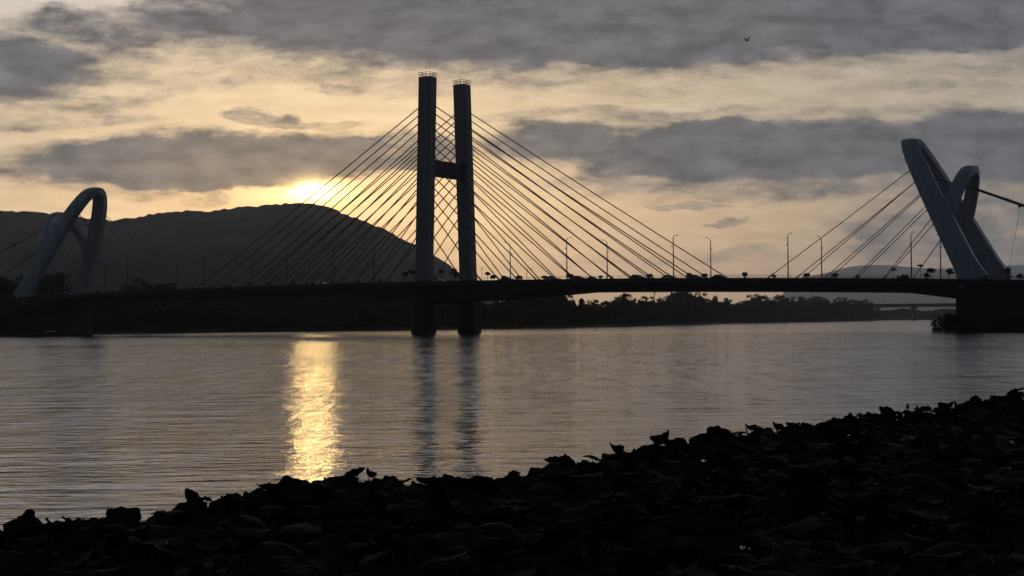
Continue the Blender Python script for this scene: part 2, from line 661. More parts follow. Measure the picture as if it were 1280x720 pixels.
# ------------------------------------------------------------------ banks
SHORE = [(-700, 470), (-400, 500), (-150, 530), (0, 560), (130, 638), (300, 733), (480, 764), (610, 843), (740, 952), (800, 1080), (860, 1243), (890, 1480), (1000, 1900), (1060, 2220), (1095, 2440)]


def shore_D(x):
    return float(np.interp(x, [a for a, _ in SHORE], [b for _, b in SHORE]))


def px_dir(x):
    return (x - 640.0) / F


xs = list(np.arange(-700, 1096, 7.0)) + [1096.0]
rows = []
for x in xs:
    D = shore_D(x)
    wob = 2.5 * math.sin(x * 0.21) + 2 * math.sin(x * .063 + 1)
    back = max(D + 70, 2900 if x < 900 else 2900 - (x - 900) * 2.0)
    hl = 1.0 + 0.4 * math.sin(x * .05)
    k = px_dir(x)
    row = []
    for dd, z in ((-3, -1.0), (wob, 0.05), (wob + 3, hl), (wob + 14, hl + 1.2), (wob + 50, 2.6)):
        row.append((k * (D + dd), D + dd, z))
    row.append((k * back, back, 3.0))
    rows.append(row)
nr = len(rows[0])
V = np.array([p for r in rows for p in r])
Fq = np.array([(i * nr + j, (i + 1) * nr + j, (i + 1) * nr + j + 1, i * nr + j + 1) for i in range(len(rows) - 1) for j in range(nr - 1)])
tag(np_mesh("far_bank", V, Fq, M['bank'], smooth=True), kind="structure")

# distant bank beyond the point
rows = []
for x in np.arange(600, 2400, 12.0):
    D = 2935 + 12 * math.sin(x * .05)
    k = px_dir(x)
    rows.append([(k * (D - 4), D - 4, -1), (k * D, D, 0.05), (k * (D + 6), D + 6, 2), (k * (D + 200), D + 200, 3.2), (k * 23800, 23800, 6)])
V = np.array([p for r in rows for p in r])
Fq = np.array([(i * 5 + j, (i + 1) * 5 + j, (i + 1) * 5 + j + 1, i * 5 + j + 1) for i in range(len(rows) - 1) for j in range(4)])
tag(np_mesh("distant_bank", V, Fq, M['bank'], smooth=True), kind="structure")

# ground sheet under everything, out to the horizon
g = MB()
g.add([(-25500, -3000, -3.2), (25500, -3000, -3.2), (25500, 24200, -3.2), (-25500, 24200, -3.2)], [(0, 1, 2, 3)])
tag(g.build("ground", M['bank']), kind="structure")
g = MB()
g.add([(x, y, z) for y, z in ((-60, 2.2), (-3, 2.0), (1.5, 1.7), (6, 0.3), (11, -0.35), (40, -0.9), (140, -2.5)) for x in (-160, -60, 0, 60, 160)],
      [(j * 5 + i, j * 5 + i + 1, (j + 1) * 5 + i + 1, (j + 1) * 5 + i) for j in range(6) for i in range(4)])
tag(g.build("near_bank", M['mud'], smooth=True), kind="structure")

# skyline trees of the far bank: (x of the top, y of the top, kind)
SKY = [(1090, 379, 1), (1082, 374.5, 0), (1072, 374.5, 3), (1063, 374, 1), (1053, 371, 3), (1044, 374.5, 5), (1035, 373.5, 2), (1026, 371, 0), (1018, 370, 1), (1008, 371, 3), (1000, 369.5, 2), (992, 371.5, 5), (984, 371, 2),
       (972, 368, 1), (956, 368.5, 1), (942, 367, 3), (934, 376, 1), (925, 376.5, 0), (914, 375, 5), (908, 371.5, 2), (894, 371, 4), (884, 374, 0), (876, 364.5, 3), (866, 369, 1), (858, 360.5, 3), (851, 360, 0),
       (836, 368.5, 1), (826, 374.5, 0), (815, 371.5, 5), (805, 369.5, 3), (796, 373, 0), (780, 366, 1), (768, 374.5, 0), (758, 375.5, 1), (746, 374, 3), (736, 376, 0), (727, 374.5, 4), (716, 375, 5), (706, 367, 3), (698, 362, 1),
       (685, 361, 0), (672, 363, 1), (662, 366, 3), (648, 368, 0), (636, 369, 1), (624, 372, 3)]
cnt = 0
for i, (x, y, k) in enumerate(SKY):
    D = shore_D(x) + random.uniform(14, 40)
    top = at(x, y, D)
    h = (top.z - 2.2) * 1.02
    o = tree(k, (top.x, D, 2.2), h, random.uniform(.9, 1.25) * (1.15 if k in (0, 1) else 1))
    lab = f"{TREE_ADJ[k]} dark tree on the far bank, "
    n_t = i + 1
    tens = ["", "", "twenty", "thirty", "forty"][min(4, i // 10 if i >= 20 else 0)]
    if i < 20:
        od = ORD[i]
    else:
        od = ["twentieth", "thirtieth", "fortieth"][i // 10 - 2] if n_t % 10 == 0 else f"{['', '', 'twenty', 'thirty', 'forty'][n_t // 10]}-{ORD[n_t % 10 - 1]}"
        if n_t == 20:
            od = "twentieth"
    tag(o, lab + f"{od} from the wood's pointed end", "tree", "trees along the far bank")
# trees showing above the deck by the smaller arched pylon
for i, (x, y, k, lab) in enumerate([(6, 345, 0, "dark tree at the bridge's mountain end, outside the arched pylon"), (30, 343, 1, "dark tree behind the foot of the smaller arched pylon"),
                                    (52, 341, 3, "tall dark tree inside the loop of the smaller arched pylon"), (72, 340, 1, "tallest broad dark tree seen through the smaller arched pylon"),
                                    (172, 349, 0, "dark treetop showing over the deck beside the smaller arched pylon's stays"), (198, 353, 1, "low broad treetop over the deck, beyond the pylon's stays"), (216, 352.5, 3, "oval treetop over the deck beside a far kerb lamp")]):
    D = shore_D(x) + 55
    top = at(x, y, D)
    o = tree(k, (top.x, D, 2.4), (top.z - 2.4) * 1.02, 1.1)
    tag(o, lab, "tree", "trees behind the smaller arched pylon")

# the undistinguished mass of the wood and bank scrub
Vs, Fs = [], []
off = 0


def mass_add(kind, p, h, wid):
    global off
    V, Fq = PROTO_LO[kind]
    a = random.uniform(0, 6.28)
    R = np.array([[math.cos(a), -math.sin(a), 0], [math.sin(a), math.cos(a), 0], [0, 0, 1]])
    X = (V @ R.T) * np.array([h * wid, h * wid, h]) + np.array(p)
    Vs.append(X)
    Fs.append(Fq + off)
    off += len(X)


for x in np.arange(-420, 1092, 4.2):
    D0 = shore_D(x)
    for row_d, hh in ((6, .30), (16, .62), (34, .85), (60, .95)):
        D = D0 + row_d + random.uniform(-4, 6)
        xx = x + random.uniform(-3, 3)
        if x < 610:
            ylim = float(np.interp(x, [-420, 0, 100, 250, 480, 620], [380, 374, 374, 366, 366, 374]))
        else:
            ylim = float(np.interp(x, [a[0] for a in SKY][::-1], [a[1] for a in SKY][::-1])) + 4.5
            if x > 1075:
                ylim += (x - 1075) * .35
        top = at(xx, ylim, D)
        h = max(1.2, (top.z - 2.0)) * hh * random.uniform(.82, 1.0)
        mass_add(random.choice((0, 1, 3, 1, 0)), (top.x, D, 0.6 + min(row_d, 20) * .07), h, random.uniform(1.1, 1.7) * (1.6 if hh < .5 else 1))
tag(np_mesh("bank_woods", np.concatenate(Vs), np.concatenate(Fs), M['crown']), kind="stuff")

Vs, Fs = [], []
off = 0
for x in np.arange(1040, 1500, 3.2):
    for row_d in (12, 40, 80):
        D = 2950 + row_d
        top = at(x + random.uniform(-2, 2), 387.5 + 1.5 * math.sin(x * .11) + random.uniform(-.8, 1.5), D)
        mass_add(random.choice((0, 1, 3)), (top.x, D, 1.5), top.z - 1.5, random.uniform(1.2, 1.8))
tag(np_mesh("distant_woods", np.concatenate(Vs), np.concatenate(Fs), M['crown']), kind="stuff")

# bushes at the foot of the end pier
for i, (x, y, r, lab) in enumerate([(1186, 403, 3.2, "dark leafy bush at the water corner of the arched pylon's pier"), (1193, 397, 2.6, "upper dark bush growing against the arched pylon's pier"),
                                    (1203, 407, 2.6, "low dark bush along the pier's waterline under the larger arched pylon"),
                                    (1222, 409, 2.4, "small dark bush on the pier's waterline below the pylon's slanting foot"), (1243, 407, 3.0, "rounded dark bush on the pier's waterline, second from the frame edge"), (1268, 408, 2.8, "dark bush on the pier's waterline at the frame edge")]):
    s = s_at(x, y, -4.5)
    D = bp(s, -4.5, 0).y
    p = at(x, y, D)
    V, Fq = crown_cards(2 * r * .95, r * 1.25, p.z * 0.5, 44, 44, 0.3, 300 + i)
    V[:, 2] = np.maximum(V[:, 2], 0.05)
    e = empty("bush", (p.x, D, 0))
    np_mesh("foliage", V, Fq, M['crown'], e)
    gs = MB()
    for q in range(5):
        a = q * 1.26
        gs.tube([(0, 0, -0.4), (math.cos(a) * r * .3, math.sin(a) * r * .3, p.z * .5), (math.cos(a) * r * .6, math.sin(a) * r * .6, p.z * .8)], [.06, .04, .02], 5)
    gs.build("stem", M['bark'], e)
    tag(e, lab, "bush")

# ------------------------------------------------------------------ planter trees, shrubs and cars on the deck
def make_planter_tree():
    e = empty("planter_tree")
    g = MB()
    g.loft([[(math.cos(q) * r, math.sin(q) * r, z) for q in [2 * PI * i / 10 for i in range(10)]] for r, z in ((.42, 0), (.58, .65), (.62, .7), (.5, .7))])
    g.build("planter", M['planter'], e)
    g = MB()
    g.tube([(0, 0, .68), (0.02, 0, 1.2), (0, 0, 1.7)], [.07, .06, .05], 6)
    g.build("trunk", M['bark'], e)
    V, Fq = crown_cards(1.05, .95, 1.5, 34, 26, .15, 41)
    np_mesh("crown", V, Fq, M['crown'], e)
    return e


pt0 = make_planter_tree()
pu = False
cl = cr_ = 0
grid = [0.12 + .25 * k for k in range(-6, 29)]
left = sorted([n for n in grid if n < 2.3], reverse=True)
right = sorted([n for n in grid if n > 3.3])
for side, lst in ((0, left), (1, right)):
    for k, n in enumerate(lst):
        if k >= 20 or n > 7.25:
            continue
        o = pt0 if not pu else copy_tree(pt0)
        pu = True
        s = s_of(n + random.uniform(-.07, .07))
        w0 = -1.6
        o.location = bp(s, w0, z_road(s) + .005)
        sc = random.uniform(.55, 1.0) * (1.0 if side else .95)
        o.scale = (sc * random.uniform(.85, 1.15), sc, sc * random.uniform(.85, 1.05))
        o.rotation_euler = (0, 0, random.uniform(0, 6.28))
        sd = "towards the larger arched pylon" if side else "towards the mountain"
        tag(o, f"clipped planter tree at the railing, {ORD[k]} from the twin tower {sd}", "planter tree", "planter trees along the bridge railing")


def shrub(x, y_top, wpx, w0, lab, flat=0.6, trunk=True, seed=1, hpx=None):
    s = s_at(x, y_top, w0)
    p0 = bp(s, w0, z_road(s) + .005)
    top = at(x, y_top, p0.y)
    r = wpx * p0.y / F / 2
    hh = (hpx or wpx * flat) * p0.y / F
    e = empty("ornamental_tree" if trunk else "deck_shrub", p0)
    zt = top.z - p0.z
    V, Fq = crown_cards(hh, r, max(zt - hh / 2, hh * .3), 24, 26, .15, seed)
    V[:, 2] = np.maximum(V[:, 2], 0.02)
    np_mesh("crown", V, Fq, M['crown'], e)
    g = MB()
    g.tube([(0, 0, 0), (0, 0, max(.4, zt - hh * .5))], [.09, .06], 6)
    g.build("trunk", M['bark'], e)
    tag(e, lab, "small tree" if trunk else "shrub")


shrub(506.5, 340.5, 9, -1.5, "flat-topped small tree just before the nearer tower leg, the lower one", .45, True, 61)
shrub(516, 338, 9, -1.5, "flat-topped small tree touching the nearer tower leg, the taller one", .45, True, 62)
shrub(552, 338, 7, 6.0, "small flat tree over the white car between the tower legs", .5, True, 63)
shrub(568, 334, 13, 20.0, "tall dense dark shrub between the tower legs, against the farther leg", 1.2, False, 64, 16)
shrub(609.5, 340, 6, 6.0, "round-headed small tree just past the farther tower leg", .7, True, 65)
shrub(617, 344, 8, 6.0, "low wide shrub past the farther tower leg", .5, False, 66)
shrub(1164, 336, 10, -1.5, "umbrella-shaped small tree on the deck between the last two lamps", .4, True, 67)
shrub(1187, 336, 10, 3.0, "open spiky shrub between the last lamp and the larger arched pylon", .7, True, 68)
shrub(1260, 335, 7, -1.5, "wispy small tree on the deck just outside the larger arched pylon", 1.0, True, 69)
shrub(1275, 343, 9, -1.5, "low shrub at the frame edge beyond the larger arched pylon", .5, False, 70)
shrub(1131, 344, 10, -1.5, "low dense shrub on the deck just before the lamp nearest the arched pylon", .5, False, 71)

# sign mast beside the farther leg
sm = empty("sign_mast", bp(s_at(602.5, 345, 20), 20, z_road(0)), RZ_B)
g = MB()
g.tube([(0, 0, 0), (0, 0, 5.0)], .07, 6)
g.build("mast", M['dark_metal'], sm)
g = MB()
for z, L in ((4.9, 1.0), (4.3, .8)):
    g.tube([(-L, 0, z), (L, 0, z)], .05, 6)
g.build("cross_arm", M['dark_metal'], sm)
tag(sm, "thin mast with two cross arms standing past the farther tower leg", "mast")
# flag brackets on the last near lamp, a separate little sign
for x, y, lab in ((1150.5, 332, "wing-shaped sign board on a post beside the last near-kerb lamp"), (1117, 337, "thin post with a short arm beside the pylon stays' deck anchors")):
    s = s_at(x, 345, -1.0)
    p0 = bp(s, -1.0, z_road(s))
    zt = at(x, y, p0.y).z - p0.z
    e = empty("deck_sign", p0, RZ_B)
    g = MB()
    g.tube([(0, 0, 0), (0, 0, zt)], .06, 6)
    g.build("post", M['dark_metal'], e)
    g = MB()
    g.loft([[(-1.1, -.03, zt + .1), (0, -.03, zt - .35), (1.1, -.03, zt - .15), (0.2, -.03, zt + .35)], [(-1.1, .03, zt + .1), (0, .03, zt - .35), (1.1, .03, zt - .15), (.2, .03, zt + .35)]])
    g.build("board", M['dark_metal'], e)
    tag(e, lab, "sign")


def make_car(paint):
    e = empty("car")
    prof = [(-2.2, .35), (-2.25, .75), (-2.1, .95), (-1.75, 1.0), (1.0, .98), (2.0, .82), (2.25, .6), (2.25, .35)]
    g = MB()
    g.loft([[(x, y * (1 if z < .9 else .95), z) for x, z in prof] for y in (-.86, -.8, .8, .86)])
    g.build("body", paint, e)
    g = MB()
    g.loft([[(-1.8, y, 1.0), (-1.25, y * .86, 1.46), (.15, y * .86, 1.48), (.98, y, .99)] for y in (-.74, .74)])
    cab = g.build("cabin", paint, e)
    g = MB()
    for y in (-.76, .76):
        sg = 1 if y > 0 else -1
        q = [(-1.5, y, 1.04), (-1.15, y * .86 + sg * .035, 1.40), (.1, y * .86 + sg * .035, 1.42), (.7, y, 1.04)]
        g.loft([q, [(a, b + sg * .012, c) for a, b, c in q]])
    g.build("window", M['glass'], cab)
    for x in (-1.35, 1.4):
        for y in (-.8, .8):
            g = MB()
            g.tube([(x, y - .1, .33), (x, y + .1, .33)], .33, 14)
            g.build("wheel", M['tyre'], e)
    return e


car_src = {}
for x, w0, c, lab in ((548, 5.5, 'white', "white car passing between the twin tower legs"), (634.5, 5.5, 'black', "dark car on the bridge just past the tower before a far-kerb lamp"),
                      (691, 5.5, 'silver', "silver car between the first planter trees past the twin tower"), (723.5, 5.5, 'black', "black car beside the second near-kerb lamp past the tower"),
                      (738, 19, 'blue', "dark blue car below the sixth planter tree past the tower"), (799.5, 5.5, 'black', "black car halfway along the deck before the third near lamp"),
                      (837, 5.5, 'silver', "silver car just before the third near-kerb lamp past the tower"), (870, 5.5, 'red', "dark red car between two lamps beyond the stay anchors"),
                      (900, 5.5, 'black', "black car beside the far-kerb lamp near the outermost stay"), (402, 5.5, 'white', "white car crossing in front of the sunlit mountain")):
    s = s_at(x, 346, w0)
    if c not in car_src:
        o = car_src[c] = make_car(CARP[c])
    else:
        o = copy_tree(car_src[c])
    o.location = bp(s, w0, z_road(s) + .07)
    o.rotation_euler = (0, 0, RZ_B + (PI if w0 > 13 else 0))
    tag(o, lab, "car", "cars on the bridge")

# ------------------------------------------------------------------ distant girder bridge
DB = 2500.0
db = empty("distant_bridge", at(1140, 390, DB))
db.location.z = 0
pz = at(1140, 380, DB).z
xl, xr = px_dir(1060) * DB - db.location.x, px_dir(1700) * DB - db.location.x
g = MB()
g.frame_box(Vector((0, 0, 0)), Vector((1, 0, 0)), Vector((0, 1, 0)), EZ, (xl, -6, pz - 4.6), (xr, 6, pz - .6))
g.build("girder", M['girder'], db)
g = MB()
g.frame_box(Vector((0, 0, 0)), Vector((1, 0, 0)), Vector((0, 1, 0)), EZ, (xl, -6.4, pz - .598), (xr, 6.4, pz + .6))
g.build("parapet", M['girder'], db)
for k, x in enumerate((1068, 1142, 1216, 1290, 1364)):
    xx = px_dir(x) * DB - db.location.x
    g = MB()
    g.frame_box(Vector((0, 0, 0)), Vector((1, 0, 0)), Vector((0, 1, 0)), EZ, (xx - 2, -5, -3), (xx + 2, 5, pz - 4.602))
    g.frame_box(Vector((0, 0, 0)), Vector((1, 0, 0)), Vector((0, 1, 0)), EZ, (xx - 4, -6, pz - 7.5), (xx + 4, 6, pz - 4.7))
    g.build("pier", M['pier'], db)
tag(db, "far-off low girder bridge seen under the deck beside the arched pylon's pier", "bridge")
for k, (x, lab) in enumerate(((1103, "tiny lamp on the far-off bridge by the wood's end"), (1141, "tiny lamp on the middle of the far-off bridge"), (1180, "tiny lamp on the far-off bridge beside the pier"))):
    xx = px_dir(x) * DB
    e = empty("bridge_lamp", (xx, DB, pz + .3))
    g = MB()
    g.tube([(0, 0, 0), (0, 0, 7.5)], .22, 6)
    g.build("lamp_pole", M['dark_metal'], e)
    g = MB()
    g.tube([(-2.6, 0, 7.3), (0, 0, 7.6), (2.6, 0, 7.3)], .16, 6)
    g.build("lamp_arm", M['dark_metal'], e)
    tag(e, lab, "street lamp", "lamps on the far-off bridge")
# lattice mast over the wood
for x, y, D, lab in ((1014, 363.5, 2150, "thin mast rising out of the far bank wood"), (818, 362, 1200, "thin pole among the far bank trees under the deck")):
    p = at(x, y, D)
    e = empty("radio_mast", (p.x, D, 2))
    g = MB()
    g.tube([(0, 0, 0), (0, 0, p.z - 2)], [.3, .2], 6)
    g.build("mast", M['dark_metal'], e)
    g = MB()
    g.tube([(-1.2, 0, p.z - 5), (1.2, 0, p.z - 5)], .22, 6)
    g.tube([(-.8, 0, p.z - 4), (.8, 0, p.z - 4)], .18, 6)
    g.build("antenna", M['dark_metal'], e)
    tag(e, lab, "mast")

# ------------------------------------------------------------------ boat by the bank
p = at_z(63, 420.3, 0.0)
p = Vector((p.x, p.y, 0))
boat = empty("canopy_boat", p, math.radians(-4))
hl = 2.9
g = MB()
g.loft([[(x, -b, .45), (x, -b * .55, -.2), (x, b * .55, -.2), (x, b, .45)] for x, b in ((-hl, .45), (-hl * .6, .85), (0, 1.0), (hl * .55, .85), (hl, .12))])
g.build("hull", M['boat_hull'], boat)
g = MB()
g.loft([[(x, -.95, 1.55), (x, 0, 1.75), (x, .95, 1.55), (x, .95, 1.48), (x, 0, 1.68), (x, -.95, 1.48)] for x in (-1.7, 0, 1.7)])
g.build("canopy", M['boat_roof'], boat)
for x in (-1.6, 1.6):
    for y in (-.85, .85):
        g = MB()
        g.tube([(x, y * .9, .3), (x, y, 1.5)], .03, 6)
        g.build("canopy_post", M['dark_metal'], boat)
tag(boat, "small low boat with a pale canopy moored at the dark bank under the arched pylon", "boat")

# ------------------------------------------------------------------ bird
p = at(933.8, 50.5, 150)
bird = empty("bird", p, math.radians(35))
bird.scale = (.9, .9, .9)
g = MB()
g.tube([(-.26, 0, -.02), (-.16, 0, 0), (0, 0, 0), (.14, 0, .02), (.22, 0, .04), (.3, 0, .03)], [.01, .05, .075, .06, .04, .008], 8)
for sg in (-1, 1):
    pts = [((.08, .04 * sg, .03), (-.1, .04 * sg, .02)), ((.1, .2 * sg, .16), (-.08, .2 * sg, .13)), ((.04, .36 * sg, .27), (-.06, .36 * sg, .25)), ((-.04, .46 * sg, .33), (-.07, .46 * sg, .32))]
    g.loft([[a, b, (b[0], b[1], b[2] - .012), (a[0], a[1], a[2] - .012)] for a, b in pts])
g.loft([[(-.22, -.02, .0), (-.22, .02, 0), (-.22, .02, -.012), (-.22, -.02, -.012)], [(-.4, -.06, 0), (-.4, .06, 0), (-.4, .06, -.01), (-.4, -.06, -.01)]])
g.build("feathered_body", M['feather'], bird)
tag(bird, "small dark bird flying with raised wings high above the bridge", "bird")

# ------------------------------------------------------------------ mountains
RIDGE = [(-1500, 300), (-1100, 250), (-800, 262), (-500, 285), (-300, 278), (-150, 265), (-60, 263), (0, 263.5), (50, 266), (75, 268), (100, 272), (125, 275.5), (145, 277), (160, 274), (180, 270), (210, 265.5), (230, 264), (260, 265), (290, 261), (320, 257.5),
         (350, 255), (380, 254), (400, 257), (425, 265), (450, 274), (475, 284), (500, 297), (515, 305), (530, 312), (545, 320), (560, 329.5), (575, 342), (600, 362), (640, 387), (700, 399), (800, 402)]


def vnoise(x, y, seed):
    q = np.random.default_rng(seed)
    T = q.uniform(0, 1, (128, 128))
    xi, yi = np.floor(x).astype(int), np.floor(y).astype(int)
    fx, fy = x - xi, y - yi
    fx, fy = fx * fx * (3 - 2 * fx), fy * fy * (3 - 2 * fy)
    g = lambda a, b: T[a % 128, b % 128]
    return (g(xi, yi) * (1 - fx) + g(xi + 1, yi) * fx) * (1 - fy) + (g(xi, yi + 1) * (1 - fx) + g(xi + 1, yi + 1) * fx) * fy


def hills(name, ridge, D0, D1, D2, x0, x1, step, rough, nrow=90):
    xs = np.arange(x0, x1, step)
    yr = np.interp(xs, [a for a, _ in ridge], [b for _, b in ridge])
    k = np.ones(7) / 7
    yr = np.convolve(np.pad(yr, 3, mode='edge'), k, mode='valid')
    zr = np.array([at(x, y, D1).z for x, y in zip(xs, yr)])
    kx = np.array([at(x, 380, 1.0).x for x in xs])
    Ds = np.concatenate([np.linspace(D0, D1, nrow), np.linspace(D1, D2, 30)[1:]])
    X = kx[None, :] * Ds[:, None]
    Y = np.repeat(Ds[:, None], len(xs), 1)
    t = np.where(Ds < D1, (Ds - D0) / (D1 - D0), 1 - .6 * (Ds - D1) / (D2 - D1))[:, None]
    n1 = vnoise(X / 260, Y / 420, 3) - .5
    n2 = vnoise(X / 90, Y / 140, 4) - .5
    prof = t ** 1.15
    Z = zr[None, :] * prof + (n1 * 130 + n2 * 40) * (rough / 8) * (4 * t * (1 - t)) * (zr[None, :] / 250)
    lim = CAM_Z + (zr[None, :] - CAM_Z) / D1 * Ds[:, None] - 1.0
    Z = np.where(Ds[:, None] < D1 * .999, np.minimum(Z, lim), Z)
    tr = rough * (vnoise(X / 9, Y / 9, 6) - .4) * .85 + rough * .5 * (vnoise(X / 34, Y / 34, 7) - .5)
    Z = Z + tr * np.clip(zr[None, :] / 60, 0, 1) * np.clip(t * 4, 0, 1)
    V = np.stack([X, Y, np.maximum(Z, 1.0)], -1).reshape(-1, 3)
    nc = len(xs)
    i, j = np.meshgrid(np.arange(len(Ds) - 1), np.arange(nc - 1), indexing='ij')
    a = (i * nc + j).ravel()
    Fq = np.stack([a, a + 1, a + nc + 1, a + nc], 1)
    return tag(np_mesh(name, V, Fq, M['hill']), kind="structure")


hills("mountain", RIDGE, 2400, 3200, 4600, -1500, 800, 1.6, 6.0)
FAR_RIDGE = [(560, 402), (900, 400), (960, 388), (990, 355), (1010, 346), (1030, 342), (1055, 335), (1075, 331.5), (1105, 331), (1135, 333.5), (1170, 336), (1220, 334), (1280, 331), (1400, 320), (1700, 325), (2000, 380)]
hills("distant_hills", FAR_RIDGE, 17000, 20000, 23500, 560, 2000, 3.0, 2.5, 40)

# ------------------------------------------------------------------ lotus bed
NSEG, NRING = 30, 5


def leaf_proto(seed, cup_=None):
    q = random.Random(seed)
    cup = q.choice((-.3, -.2, -.1, .1, .25, .4))
    cup = cup if cup_ is None else cup_
    ph, k1, k2 = q.uniform(0, 6.28), q.choice((2, 3)), q.choice((5, 6, 7))
    fold = q.uniform(-.12, .14)
    a1, a2 = q.uniform(.04, .13), q.uniform(.02, .05)
    V = [(0, 0, 0)]
    for r in range(1, NRING + 1):
        rho = r / NRING
        for i in range(NSEG):
            th = 2 * PI * i / NSEG
            rr = rho * (1 + .07 * math.sin(3 * th + ph) + .045 * math.sin(7 * th) + .03 * rho * math.sin(11 * th + ph))
            z = cup * rho ** 2 + rho ** 3 * (a1 * math.sin(k1 * th + ph) + a2 * math.sin(k2 * th) + .05 * rho * math.sin(10 * th + 2 * ph)) + fold * (rr * math.cos(th + ph)) ** 2
            sh = math.sqrt(max(.25, 1 - (abs(cup) * rho) ** 2 * .7))
            V.append((rr * sh * math.cos(th), rr * sh * math.sin(th), z))
    T = []
    for i in range(NSEG):
        T.append((0, 1 + i, 1 + (i + 1) % NSEG))
    for r in range(1, NRING):
        a, b = 1 + (r - 1) * NSEG, 1 + r * NSEG
        for i in range(NSEG):
            j = (i + 1) % NSEG
            T.append((a + i, b + i, b + j))
            T.append((a + i, b + j, a + j))
    return np.array(V), np.array(T)


LEAF = [leaf_proto(700 + i) for i in range(14)] + [leaf_proto(730, .75), leaf_proto(731, .95), leaf_proto(732, .65), leaf_proto(733, -.38), leaf_proto(734, -.45)]
EDGE = [(-300, 690), (-100, 668), (0, 655), (30, 652), (70, 653), (110, 648), (170, 648), (205, 640), (240, 634), (285, 622), (320, 614), (360, 608), (400, 602), (450, 597), (490, 603), (530, 606), (575, 605), (620, 599), (660, 594),
        (700, 578), (745, 571), (800, 561), (860, 552), (900, 540), (940, 536), (1000, 532), (1060, 524), (1110, 516), (1150, 517), (1200, 504), (1240, 497), (1280, 488), (1330, 478), (1450, 462), (1600, 448)]
HC = 1.3


def edge_pt(x):
    y = float(np.interp(x, [a for a, _ in EDGE], [b for _, b in EDGE]))
    return at_z(x, y, HC)


def rot_np(tilt, az, spin):
    m = Matrix.Rotation(az, 3, 'Z') @ Matrix.Rotation(tilt, 3, 'Y') @ Matrix.Rotation(spin, 3, 'Z')
    return np.array(m)


def stem_pts(px, py, h):
    return [(px + random.uniform(-.1, .1), py + random.uniform(-.1, .1), -.7), (px, py, h * .5), (px, py, h)]


edge_poly = [edge_pt(x) for x in range(-300, 1601, 10)]
ex_d = np.array([p.x / p.y for p in edge_poly])
ey_D = np.array([p.y for p in edge_poly])


def edge_D_dir(k):
    return float(np.interp(k, ex_d, ey_D))


Vs, Fs = [], []
off = 0
stem_mb = MB()
count = 0
tries = 0
cell = {}
while count < 5200 and tries < 120000:
    tries += 1
    D = 9.5 * (95 / 9.5) ** random.random()
    if random.random() > (D / 60) ** .55:
        continue
    k = random.uniform(-.36, .40)
    De = edge_D_dir(k)
    if D > De - .25:
        continue
    X = k * D
    key = (int(X / .27 + 1000), int(D / .27), count % 2)
    if cell.get(key, 0) > 1:
        continue
    cell[key] = cell.get(key, 0) + 1
    count += 1
    edge_near = max(0, 1 - (De - D) / 3.0)
    h = HC - .1 + random.gauss(0, .10) - .2 * (1 - edge_near) * random.random() - (.45 * random.random() + .1 if count % 2 else 0)
    R = random.uniform(.17, .29)
    Vp, Tp = LEAF[random.randrange(14)]
    tilt = abs(random.gauss(0, .3))
    Rm = rot_np(tilt, random.uniform(0, 6.28), random.uniform(0, 6.28))
    Vs.append((Vp * R) @ Rm.T + np.array([X, D, h]))
    Fs.append(Tp + off)
    off += len(Vp)
    if edge_near > 0 or D < 20:
        stem_mb.tube(stem_pts(X, D, h), .012, 4, cap=False)
for _ in range(2600):                            # the bed goes on past the picture's edge
    k = random.uniform(.37, .95) if random.random() < .7 else random.uniform(-.75, -.33)
    D = random.uniform(9, min(60, edge_D_dir(k)))
    Vp, Tp = LEAF[random.randrange(14)]
    Vs.append((Vp * random.uniform(.2, .32)) @ rot_np(abs(random.gauss(0, .3)), random.uniform(0, 6.28), random.uniform(0, 6.28)).T + np.array([k * D, D, HC - random.uniform(.05, .6)]))
    Fs.append(Tp + off)
    off += len(Vp)
for _ in range(1100):                            # shaded lower leaves close to the viewer
    D = random.uniform(10, 26)
    k = random.uniform(-.36, .38)
    if D > edge_D_dir(k) - .4:
        continue
    Vp, Tp = LEAF[random.randrange(14)]
    Vs.append((Vp * random.uniform(.2, .3)) @ rot_np(abs(random.gauss(0, .25)), random.uniform(0, 6.28), random.uniform(0, 6.28)).T + np.array([k * D, D, random.uniform(.25, .85)]))
    Fs.append(Tp + off)
    off += len(Vp)
for x in np.arange(-300, 1600, 2.6):           # leaves hanging at all heights along the water edge
    p = edge_pt(float(np.clip(x + random.uniform(-3, 3), -300, 1600)))
    k = p.x / p.y
    for lev in range(3):
        D = p.y - random.uniform(.1, 1.1)
        h = HC * (.12 + .3 * lev) + random.uniform(-.05, .3)
        Vp, Tp = LEAF[random.randrange(14)]
        Vs.append((Vp * random.uniform(.14, .25)) @ rot_np(random.uniform(.2, 1.3), random.uniform(0, 6.28), random.uniform(0, 6.28)).T + np.array([k * D, D, h]))
        Fs.append(Tp + off)
        off += len(Vp)
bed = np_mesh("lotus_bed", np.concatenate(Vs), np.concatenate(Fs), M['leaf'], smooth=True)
tag(bed, "dark mass of lotus leaves covering the near water", "lotus bed", kind="stuff")
stem_mb.build("lotus_stems", M['stem'], bed)


